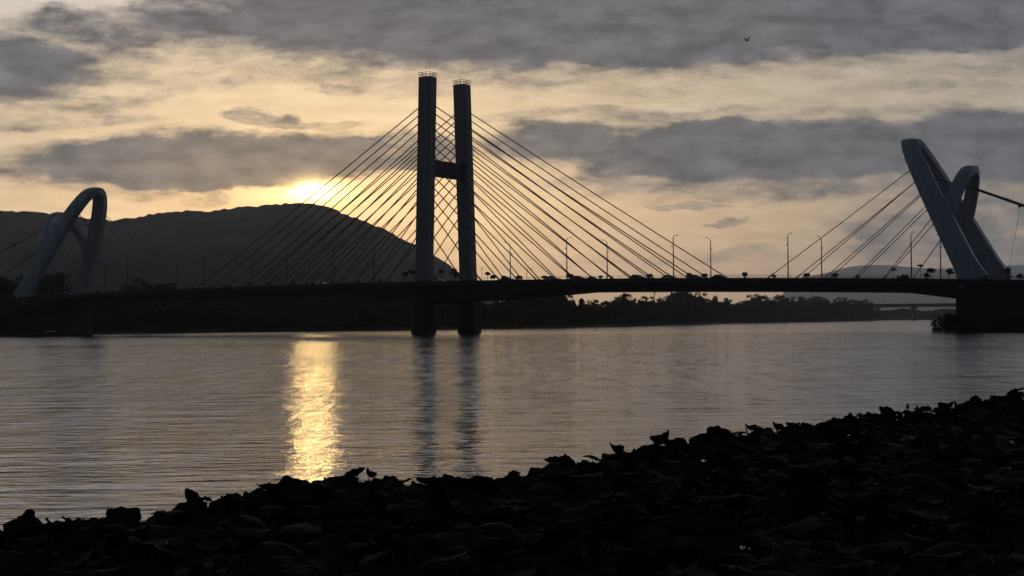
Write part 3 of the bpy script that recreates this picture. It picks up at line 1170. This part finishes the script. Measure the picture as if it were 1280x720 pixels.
def lotus_plant(x, y_c, wpx, tilt, az, proto, lab, group=None, D=None):
    """a leaf on its stem whose middle shows at pixel (x, y_c)"""
    De = edge_D_dir(ray(x, y_c).x) - .15 if D is None else D
    if D is None:
        y_c += .1 * wpx
        tilt *= .9
    p = at(x, y_c, De)
    R = wpx * De / F / 2
    e = empty("lotus_plant", (p.x, p.y, 0))
    Vp, Tp = LEAF[proto % len(LEAF)]
    V = (Vp * R) @ rot_np(tilt, az, random.uniform(0, 6.28)).T + np.array([0, 0, p.z])
    np_mesh("leaf", V, Tp, M['leaf'], e, smooth=True)
    g = MB()
    q = random.uniform(0, 6.28)
    g.tube([(math.cos(q) * .12, math.sin(q) * .12, -.7), (math.cos(q) * .05, math.sin(q) * .05, p.z * .6), (0, 0, p.z - .01)], [.014, .011, .008], 6)
    g.build("stem", M['stem'], e)
    tag(e, lab, "lotus plant", group or "lotus plants standing out on the bed's water edge")


SIL = [
    (27, 644, 34, 1.0, 2.6, 2, "tilted lotus leaf standing up at the bed's lowest water corner, under the boat"),
    (62, 656, 32, .2, 0, 18, "low domed lotus leaf next to the tilted one at the lowest corner"),
    (112, 650, 38, .4, 1.0, 18, "broad lotus leaf between the low domed one and the big round clump"),
    (150, 647, 48, .5, 4.4, 17, "wide rounded lotus leaf below the smaller arched pylon's stays"),
    (200, 638, 22, .3, 2.0, 5, "small ragged lotus leaf jutting over the water before the tall cupped one"),
    (237, 625, 36, .6, .3, 14, "tall cupped lotus leaf with a turned-up tip beyond the ragged one"),
    (258, 624, 17, .5, 1.0, 6, "turned-up leaf tip standing above the cupped lotus leaf"),
    (318, 618, 54, .7, 4.7, 17, "largest upright round lotus leaf, just before the sun's reflection"),
    (378, 601, 34, .7, 1.5, 7, "ragged lotus leaf directly under the sun's reflection"),
    (418, 598, 34, .4, 4.9, 8, "low lotus leaf at the far side of the sun's reflection"),
    (443, 591, 30, .6, 2.4, 9, "rounded lotus leaf crowning the clump beside the sun's reflection"),
    (461, 594, 20, .7, .4, 14, "spiky folded lotus leaf at the end of the clump by the sun's reflection"),
    (484, 603, 26, .9, 3.6, 2, "drooping lotus leaf in the dip before the first tower reflection"),
    (530, 604, 34, .3, 1.0, 10, "flat lotus leaf under the nearer tower leg's reflection"),
    (571, 603, 22, .8, 2.0, 11, "small lotus leaf between the two tower leg reflections"),
    (604, 598, 24, .4, 4.0, 12, "lotus leaf carrying a thin spike beyond the tower reflections"),
    (641, 593, 22, .5, 4.0, 13, "small round lotus leaf beyond the spiked one"),
    (694, 575, 44, .3, 4.4, 17, "broad flat lotus leaf where the bed's edge starts to climb"),
    (741, 567, 24, .3, 0, 3, "low lotus leaf below the standing goblet-shaped one"),
    (758, 566, 28, .4, 3.2, 18, "lotus leaf leaning under the goblet-shaped one"),
    (770, 562, 23, .35, .3, 16, "goblet-shaped lotus leaf standing clear of the bed"),
    (828, 552, 32, .4, 2.6, 14, "ragged upright lotus leaf just past the goblet-shaped one"),
    (939, 536, 19, .15, 0, 16, "first of three mushroom-shaped lotus leaves on the edge, the flattest"),
    (971, 535, 19, .45, .3, 14, "second of three mushroom-shaped lotus leaves, tilted"),
    (991, 534, 21, .12, 1.0, 16, "third of three mushroom-shaped lotus leaves, the fullest"),
    (1041, 525, 20, .4, 1.0, 8, "small lotus leaf between the mushroom-shaped ones and the wide flat one"),
    (1073, 520, 30, .2, 2.0, 17, "domed lotus leaf before the wide flat overhanging one"),
    (1109, 518, 30, .3, .3, 16, "wide overhanging lotus leaf beside the lone bud"),
    (1183, 510, 24, .3, 2.0, 16, "ragged lotus leaf tip beyond the lone bud"),
    (1213, 503, 22, .3, 4.0, 18, "rounded lotus leaf below the arched pylon's pier"),
    (1256, 493, 24, .3, 1.2, 17, "lotus leaf near the highest end of the bed"),
    (1272, 486, 20, .4, 2.2, 10, "topmost lotus leaf at the highest end of the bed"),
]
for a in SIL:
    lotus_plant(*a)
# the row of edge plants that cannot be told apart
q = random.Random(77)
xx = -10.0
while xx < 1290:
    y = float(np.interp(xx, [a for a, _ in EDGE], [b for _, b in EDGE]))
    De = edge_D_dir(ray(xx, y).x)
    wpx = q.uniform(.30, .5) / De * F
    lotus_plant(xx, y + q.uniform(0, .42) * wpx, wpx, abs(q.gauss(.1, .5)), q.uniform(0, 6.28), q.randrange(14), "dark lotus leaf merged with its neighbours along the bed's water edge", "merged lotus leaves along the bed's water edge", De - q.uniform(.1, .6))
    xx += wpx * q.uniform(.35, .6)

# lone bud on its stem
De = edge_D_dir(ray(1134.5, 512).x) - .1
p = at(1134.5, 507.5, De)
e = empty("lotus_bud", (p.x, p.y, 0))
g = MB()
g.tube([(0.03, 0, -.6), (0, 0, p.z * .6), (0, 0, p.z - .04)], .012, 6)
g.build("stem", M['stem'], e)
g = MB()
g.tube([(0, 0, p.z - .07), (0, 0, p.z - .03), (0, 0, p.z + .01), (0, 0, p.z + .07)], [.015, .045, .04, .004], 8)
g.build("bud", M['petal'], e)
tag(e, "lone closed lotus bud on a thin stem standing above the leaves", "lotus bud")

# flowers
FL = [(165, 678, 20, "pale lotus flower in the lowest corner, the bigger of a loose trio"), (190, 683, 12, "small half-open lotus flower in the middle of the lowest corner's trio"), (205, 681, 13, "small lotus flower at the water-reflection side of the lowest trio"),
      (263, 711, 20, "pink lotus flower cut by the picture's lower border"), (278, 716, 12, "small pink lotus flower touching the one at the lower border"),
      (767, 582, 18, "dim pink lotus flower below the goblet-shaped leaf"), (953, 553, 20, "open pink lotus flower below the three mushroom-shaped leaves"), (1014, 558, 11, "small pale lotus flower beneath the third mushroom-shaped leaf"),
      (1136, 552, 18, "pale open lotus flower straight below the lone bud"), (1177, 560, 13, "small pale lotus flower beside the one below the bud"), (1195, 541, 18, "wide pale lotus flower under the pier end of the bed"), (1219, 548, 12, "small dim lotus flower next to the wide pale one"),
      (1258, 589, 15, "pale lotus flower lowest at the pier end of the bed"), (941, 590, 14, "small white-pink lotus flower in the middle of the dark bed"), (964, 593, 13, "narrow pale lotus flower beside the white-pink one mid-bed"),
      (985, 683, 14, "half-open lotus flower deep in the dark near leaves"), (968, 682, 11, "small dim lotus flower paired with the half-open one near the bottom")]
for i, (x, y, wpx, lab) in enumerate(FL):
    D = (CAM_Z - 1.42) / -ray(x, y).z
    p = at(x, y, D)
    R = wpx * D / F / 2 * 1.1
    e = empty("lotus_flower", (p.x, p.y, 0))
    e['label'] = lab
    e['category'] = "lotus flower"
    e['group'] = "pink lotus flowers among the leaves"
    rr = random.Random(900 + i)
    op = rr.uniform(.35, .9)
    ax = Matrix.Rotation(rr.uniform(-.4, .4), 3, 'X') @ Matrix.Rotation(rr.uniform(-.4, .4), 3, 'Y')
    base = Vector((0, 0, p.z - R * .5))
    pm = MB()
    for ringk, (np_, o2) in enumerate(((5, op * .45), (7, op * .8), (7, op * 1.15))):
        for j in range(np_):
            a = 2 * PI * j / np_ + ringk * .4
            rows_ = []
            for u in (0, .25, .5, .75, 1.0):
                out = R * (.12 + u * 1.0 * math.sin(o2 * (0.6 + .5 * u)))
                up = R * 1.25 * u * math.cos(o2 * (.5 + .35 * u))
                wd = R * .34 * (math.sin(PI * min(.97, .12 + u * .86)) ** .8)
                c = Vector((math.cos(a) * out, math.sin(a) * out, up))
                t = Vector((-math.sin(a), math.cos(a), 0)) * wd
                lift = Vector((math.cos(a), math.sin(a), 0)) * (-wd * .35)
                rows_.append([base + ax @ (c - t + lift), base + ax @ c, base + ax @ (c + t + lift)])
            vs = [v for r_ in rows_ for v in r_]
            pm.add(vs, [(k * 3 + m_, k * 3 + m_ + 1, k * 3 + m_ + 4, k * 3 + m_ + 3) for k in range(4) for m_ in range(2)])
    pm.build("petals", M['petal'], e, smooth=True)
    g = MB()
    g.tube([base + ax @ Vector((0, 0, R * .05)), base + ax @ Vector((0, 0, R * .4))], [R * .1, R * .2], 8)
    g.build("seed_head", M['seed'], e)
    g = MB()
    g.tube([(0.06, 0.02, -.6), (.02, 0, p.z * .6), base + Vector((0, 0, R * .05))], .011, 6)
    g.build("stem", M['stem'], e)

# ------------------------------------------------------------------ water
g = MB()
g.add([(-3500, 7, 0), (3500, 7, 0), (3500, 3100, 0), (-3500, 3100, 0)], [(0, 1, 2, 3)])
water = tag(g.build("water", None or M['mud']), kind="structure")
wm = bpy.data.materials.new("river_water")
wm.use_nodes = True
nt = wm.node_tree
b = nt.nodes["Principled BSDF"]
b.inputs["Base Color"].default_value = (0.012, 0.015, 0.014, 1)
b.inputs["Roughness"].default_value = 0.06
b.inputs["IOR"].default_value = 1.38
L = nt.links


def N(t, **kw):
    n = nt.nodes.new(t)
    for k, v in kw.items():
        setattr(n, k, v)
    return n


tc = N("ShaderNodeTexCoord")


def wave(scale, rot, detail, rough=.5):
    mp = N("ShaderNodeMapping")
    mp.inputs["Scale"].default_value = scale
    mp.inputs["Rotation"].default_value = (0, 0, rot)
    nz = N("ShaderNodeTexNoise")
    nz.inputs["Scale"].default_value = 1.0
    nz.inputs["Detail"].default_value = detail
    nz.inputs["Roughness"].default_value = rough
    L.new(tc.outputs["Object"], mp.inputs[0])
    L.new(mp.outputs[0], nz.inputs["Vector"])
    return nz.outputs["Fac"]


def mth(op, a, b_=None, c=None):
    n = N("ShaderNodeMath", operation=op)
    for i, v in enumerate((a, b_, c)):
        if v is None:
            continue
        if isinstance(v, (int, float)):
            n.inputs[i].default_value = v
        else:
            L.new(v, n.inputs[i])
    return n.outputs[0]


w0 = wave((.12, .20, 1), -.15, 2, .5)
w1 = wave((.28, .62, 1), .12, 3, .55)
w2 = wave((.9, 1.9, 1), -.16, 3)
w3 = wave((1.5, 4.0, 1), .1, 3, .6)
hgt = mth('ADD', mth('ADD', mth('MULTIPLY', w0, .8), mth('MULTIPLY', w1, .8)), mth('ADD', mth('MULTIPLY', w2, .38), mth('MULTIPLY', w3, .15)))
# calm streaks
cs = wave((.002, .011, 1), .05, 3)
mr = N("ShaderNodeMapRange", interpolation_type='SMOOTHSTEP')
mr.inputs["From Min"].default_value = .36
mr.inputs["From Max"].default_value = .56
mr.inputs["To Min"].default_value = .45
mr.inputs["To Max"].default_value = 1.0
L.new(cs, mr.inputs["Value"])
p1 = wave((1.0, .13, 1), .03, 3, .6)
p2 = wave((.28, .05, 1), -.03, 2, .6)
pm_ = N("ShaderNodeMapRange")
pm_.inputs["From Min"].default_value = .36
pm_.inputs["From Max"].default_value = .64
pm_.inputs["To Min"].default_value = .75
pm_.inputs["To Max"].default_value = 1.25
L.new(mth('ADD', mth('MULTIPLY', p1, .65), mth('MULTIPLY', p2, .35)), pm_.inputs["Value"])
rm_ = N("ShaderNodeMapRange")
rm_.inputs["From Min"].default_value = .38
rm_.inputs["From Max"].default_value = .66
rm_.inputs["To Min"].default_value = .03
rm_.inputs["To Max"].default_value = .17
L.new(mth('ADD', mth('MULTIPLY', p1, .7), mth('MULTIPLY', p2, .3)), rm_.inputs["Value"])
L.new(rm_.outputs[0], b.inputs["Roughness"])
bmp = N("ShaderNodeBump")
bmp.inputs["Distance"].default_value = 0.22
L.new(mth('MULTIPLY', mth('SUBTRACT', hgt, 1.05), mth('MULTIPLY', mr.outputs[0], pm_.outputs[0])), bmp.inputs["Height"])
L.new(bmp.outputs[0], b.inputs["Normal"])
water.data.materials.clear()
water.data.materials.append(wm)

# ------------------------------------------------------------------ haze
HZ = 0.000034
g = MB()
g.frame_box(Vector((0, 0, 0)), Vector((1, 0, 0)), Vector((0, 1, 0)), EZ, (-26000, -3100, -4.3), (26000, 24500, 830))
hz = g.build("haze", M['bank'])
tag(hz, kind="stuff")
hm = bpy.data.materials.new("evening_haze")
hm.use_nodes = True
hn = hm.node_tree
hn.nodes.remove(hn.nodes["Principled BSDF"])
pv = hn.nodes.new("ShaderNodeVolumePrincipled")
pv.inputs["Color"].default_value = (.84, .92, 1.0, 1)
pv.inputs["Density"].default_value = HZ
pv.inputs["Anisotropy"].default_value = 0.84
hn.links.new(pv.outputs[0], hn.nodes["Material Output"].inputs["Volume"])
hz.data.materials.clear()
hz.data.materials.append(hm)

# ------------------------------------------------------------------ sky
SUN_PX = (390, 240)
sd = ray(*SUN_PX)
SUN_AZ = math.atan2(sd.x, 1.0)
SUN_EL = math.atan2(sd.z, math.hypot(sd.x, 1.0))
world = bpy.data.worlds.new("World")
scene.world = world
world.use_nodes = True
nt = world.node_tree
L = nt.links
for n in list(nt.nodes):
    nt.nodes.remove(n)
STR = 0.1
out = N("ShaderNodeOutputWorld")
bg = N("ShaderNodeBackground")
bg.inputs["Strength"].default_value = STR
L.new(bg.outputs[0], out.inputs[0])
sky = N("ShaderNodeTexSky")
sky.sky_type = 'NISHITA'
sky.sun_disc = False
sky.sun_elevation = SUN_EL
sky.sun_rotation = SUN_AZ
sky.air_density = 1.0
sky.dust_density = 2.0
tc = N("ShaderNodeTexCoord")
sep = N("ShaderNodeSeparateXYZ")
L.new(tc.outputs["Generated"], sep.inputs[0])
dx, dy, dz = sep.outputs
dyc = mth('MAXIMUM', dy, 0.12)
U = mth('MULTIPLY', mth('DIVIDE', dx, dyc), F)
Vv = mth('MULTIPLY', mth('DIVIDE', dz, dyc), F)
cmb = N("ShaderNodeCombineXYZ")
L.new(U, cmb.inputs[0])
L.new(Vv, cmb.inputs[1])
UV = cmb.outputs[0]


def vm(op, a, b_=None, scale=None):
    n = N("ShaderNodeVectorMath", operation=op)
    for i, v in enumerate((a, b_)):
        if v is None:
            continue
        if isinstance(v, tuple):
            n.inputs[i].default_value = v
        else:
            L.new(v, n.inputs[i])
    if scale is not None:
        if isinstance(scale, (int, float)):
            n.inputs[3].default_value = scale
        else:
            L.new(scale, n.inputs[3])
    return n


def noise(vec, scale3, detail, rough=.55, color=False, seed=0.0, lac=2.0):
    v = vm('MULTIPLY', vec, scale3).outputs[0]
    v = vm('ADD', v, (seed, seed * .7, seed * .3)).outputs[0]
    nz = N("ShaderNodeTexNoise")
    nz.inputs["Scale"].default_value = 1
    nz.inputs["Detail"].default_value = detail
    nz.inputs["Roughness"].default_value = rough
    nz.inputs["Lacunarity"].default_value = lac
    L.new(v, nz.inputs["Vector"])
    return nz.outputs["Color" if color else "Fac"]


def sstep(v, a, b_, c=0.0, d=1.0):
    n = N("ShaderNodeMapRange", interpolation_type='SMOOTHSTEP')
    for i, x in zip(("From Min", "From Max", "To Min", "To Max"), (a, b_, c, d)):
        n.inputs[i].default_value = x
    L.new(v, n.inputs["Value"])
    return n.outputs[0]


def mixc(f, a, b_, mode='MIX'):
    n = N("ShaderNodeMix", data_type='RGBA', blend_type=mode)
    n.clamp_factor = False
    for i, v in ((0, f), (6, a), (7, b_)):
        if isinstance(v, (int, float)):
            n.inputs[i].default_value = v
        elif isinstance(v, tuple):
            n.inputs[i].default_value = (*v, 1)
        else:
            L.new(v, n.inputs[i])
    return n.outputs[2]


def uv_of(x, y):
    d = ray(x, y)
    return d.x * F, d.z * F


def K(c, k=1.0):
    return tuple(v * k / STR for v in c)


def scol(f, col):
    """colour col scaled by socket f"""
    return mixc(f, (0.0, 0.0, 0.0), col)


# domain warps: a slow large one and a finer billowy one
wa = vm('SUBTRACT', noise(UV, (1 / 190, 1 / 70, 0), 4, .55, True, 3.1), (.5, .5, .5)).outputs[0]
wb = vm('SUBTRACT', noise(UV, (1 / 46, 1 / 20, 0), 5, .6, True, 9.3), (.5, .5, .5)).outputs[0]
UW = vm('ADD', UV, vm('ADD', vm('MULTIPLY', wa, (150, 46, 0)).outputs[0], vm('MULTIPLY', wb, (46, 17, 0)).outputs[0]).outputs[0]).outputs[0]
BLOBS = [  # x, y, rx, ry, weight : banks of cloud
    (700, 5, 560, 100, 1.2), (1160, -5, 420, 84, 1.15), (10, 84, 160, 50, .95), (90, 70, 120, 30, .6), (140, 34, 200, 30, .72), (240, 20, 140, 36, .8),
    (312, 148, 40, 14, .72), (345, 156, 60, 9, .6), (405, 160, 80, 8, .52), (270, 199, 300, 40, 1.2), (120, 215, 190, 24, .7), (500, 190, 120, 30, .8),
    (1000, 190, 370, 46, 1.05), (690, 182, 110, 32, 1.0), (1230, 188, 190, 54, 1.15), (905, 159, 90, 15, .9),
    (272, 241, 34, 12, .62), (246, 246, 36, 9, .5), (440, 112, 60, 9, .42), (1235, 80, 90, 10, .5), (908, 276, 34, 6, .46), (1130, 226, 300, 24, .5), (1235, 285, 250, 80, .62),
    (60, 150, 160, 14, .45), (1010, 318, 300, 16, .25), (850, 258, 60, 6, .35), (1180, 110, 190, 12, .35),
    (1010, 218, 430, 40, .6), (240, 218, 340, 34, .55), (640, 66, 560, 62, .45), (1130, 62, 420, 48, .45), (70, 112, 190, 40, .4), (870, 148, 420, 16, .4)]
tot = None
for (x, y, rx, ry, wt) in BLOBS:
    u0, v0 = uv_of(x, y)
    d = vm('MULTIPLY', vm('SUBTRACT', UW, (u0, v0, 0)).outputs[0], (1 / rx, 1 / ry, 0)).outputs[0]
    ln = N("ShaderNodeVectorMath", operation='LENGTH')
    L.new(d, ln.inputs[0])
    f = sstep(ln.outputs[1], .5, 1.2, wt, 0.0)
    tot = f if tot is None else mth('MAXIMUM', tot, f)
# overcast above the picture and away from the sunset
tot = mth('MAXIMUM', tot, sstep(Vv, 390, 560, 0, .42))
streak = noise(UW, (1 / 130, 1 / 26, 0), 6, .6, False, 21.7)
billow = noise(UV, (1 / 60, 1 / 24, 0), 7, .62, False, 33.0)
fine = noise(UV, (1 / 19, 1 / 8, 0), 6, .6, False, 71.0)
dens = sstep(mth('ADD', mth('ADD', tot, mth('MULTIPLY', mth('SUBTRACT', fine, .5), .34)), mth('ADD', mth('MULTIPLY', mth('SUBTRACT', streak, .5), 1.05), mth('MULTIPLY', mth('SUBTRACT', billow, .5), .65))), .10, .90)

# glow about the sun
us, vs_ = uv_of(*SUN_PX)
sdv = vm('SUBTRACT', UV, (us, vs_, 0)).outputs[0]


def glow(sx, sy, src=None):
    d = vm('MULTIPLY', src if src is not None else sdv, (1 / sx, 1 / sy, 0)).outputs[0]
    dt = vm('DOT_PRODUCT', d, d).outputs[1]
    return mth('POWER', 2.71828, mth('MULTIPLY', dt, -1.0))


g_wide, g_mid, g_near = glow(520, 300), glow(230, 70), glow(75, 34)
clear = mixc(1.0, K((.405, .355, .29)), scol(g_wide, K((.205, .175, .122))), 'ADD')
clear = mixc(1.0, clear, scol(g_mid, K((.30, .20, .06))), 'ADD')
clear = mixc(1.0, clear, scol(g_near, K((1.0, .58, .13))), 'ADD')
# low sky a little pinker and dimmer
clear = mixc(sstep(Vv, 20, 270, 1.0, 0.0), clear, mixc(1.0, clear, (1.05, .95, .90), 'MULTIPLY'))
clear = mixc(sstep(Vv, 15, 80, 1.0, 0.0), clear, mixc(1.0, clear, (.66, .74, .84), 'MULTIPLY'))
tex = noise(vm('ADD', UV, vm('MULTIPLY', wb, (30, 10, 0)).outputs[0]).outputs[0], (1 / 90, 1 / 20, 0), 8, .66, False, 50.0)
clear = mixc(1.0, clear, scol(sstep(tex, .25, .78, .74, 1.2), (1.0, 1.0, 1.0)), 'MULTIPLY')
# the open sky of the sky model shows through the thin veil
clear = mixc(.12, clear, sky.outputs[0])
clear = mixc(sstep(Vv, 300, 620, 0, .85), clear, K((1.0, 1.06, 1.26)))
cloud = mixc(1.0, K((.116, .117, .127)), scol(g_mid, K((.20, .115, .035))), 'ADD')
cloud = mixc(1.0, cloud, scol(g_wide, K((.045, .030, .012))), 'ADD')
cloud = mixc(1.0, cloud, scol(sstep(billow, .28, .75, 1.38, .62), (1.0, 1.0, 1.0)), 'MULTIPLY')
rim = mth('MULTIPLY', mth('MULTIPLY', dens, mth('SUBTRACT', 1.0, dens)), g_mid)
front = mixc(dens, clear, cloud)
front = mixc(1.0, front, scol(rim, K((1.8, 1.0, .28))), 'ADD')
# the torn gap where the sun burns through
gap = glow(28, 12, vm('ADD', sdv, vm('MULTIPLY', wb, (40, 16, 0)).outputs[0]).outputs[0])
front = mixc(1.0, front, scol(gap, K((6.5, 4.2, 1.4))), 'ADD')
# evening sky away from the sun
rear = mixc(sstep(dx, -.9, .6), K((.036, .051, .080)), K((.012, .017, .026)))
rear = mixc(sstep(dz, .1, .8), rear, K((.026, .031, .042)))
front = mixc(sstep(dz, .3, .6), front, K((.026, .031, .042)))
skyc = mixc(sstep(dy, .15, .62), rear, front)
L.new(skyc, bg.inputs[0])

# ------------------------------------------------------------------ sun
sl = bpy.data.lights.new("sun", 'SUN')
sl.energy = 0.021
sl.angle = math.radians(1.3)
sl.color = (1.0, .64, .24)
so = bpy.data.objects.new("sun", sl)
COL.objects.link(so)
dirv = Vector((math.sin(SUN_AZ) * math.cos(SUN_EL), math.cos(SUN_AZ) * math.cos(SUN_EL), math.sin(SUN_EL)))
so.rotation_euler = dirv.to_track_quat('Z', 'Y').to_euler()
so.location = (0, 0, 60)

# ------------------------------------------------------------------ render settings
scene.view_settings.view_transform = 'Standard'
scene.view_settings.look = 'None'
scene.view_settings.exposure = 0
scene.view_settings.gamma = 1
scene.render.engine = 'CYCLES'
scene.cycles.max_bounces = 6
scene.cycles.volume_bounces = 2
scene.cycles.use_denoising = True
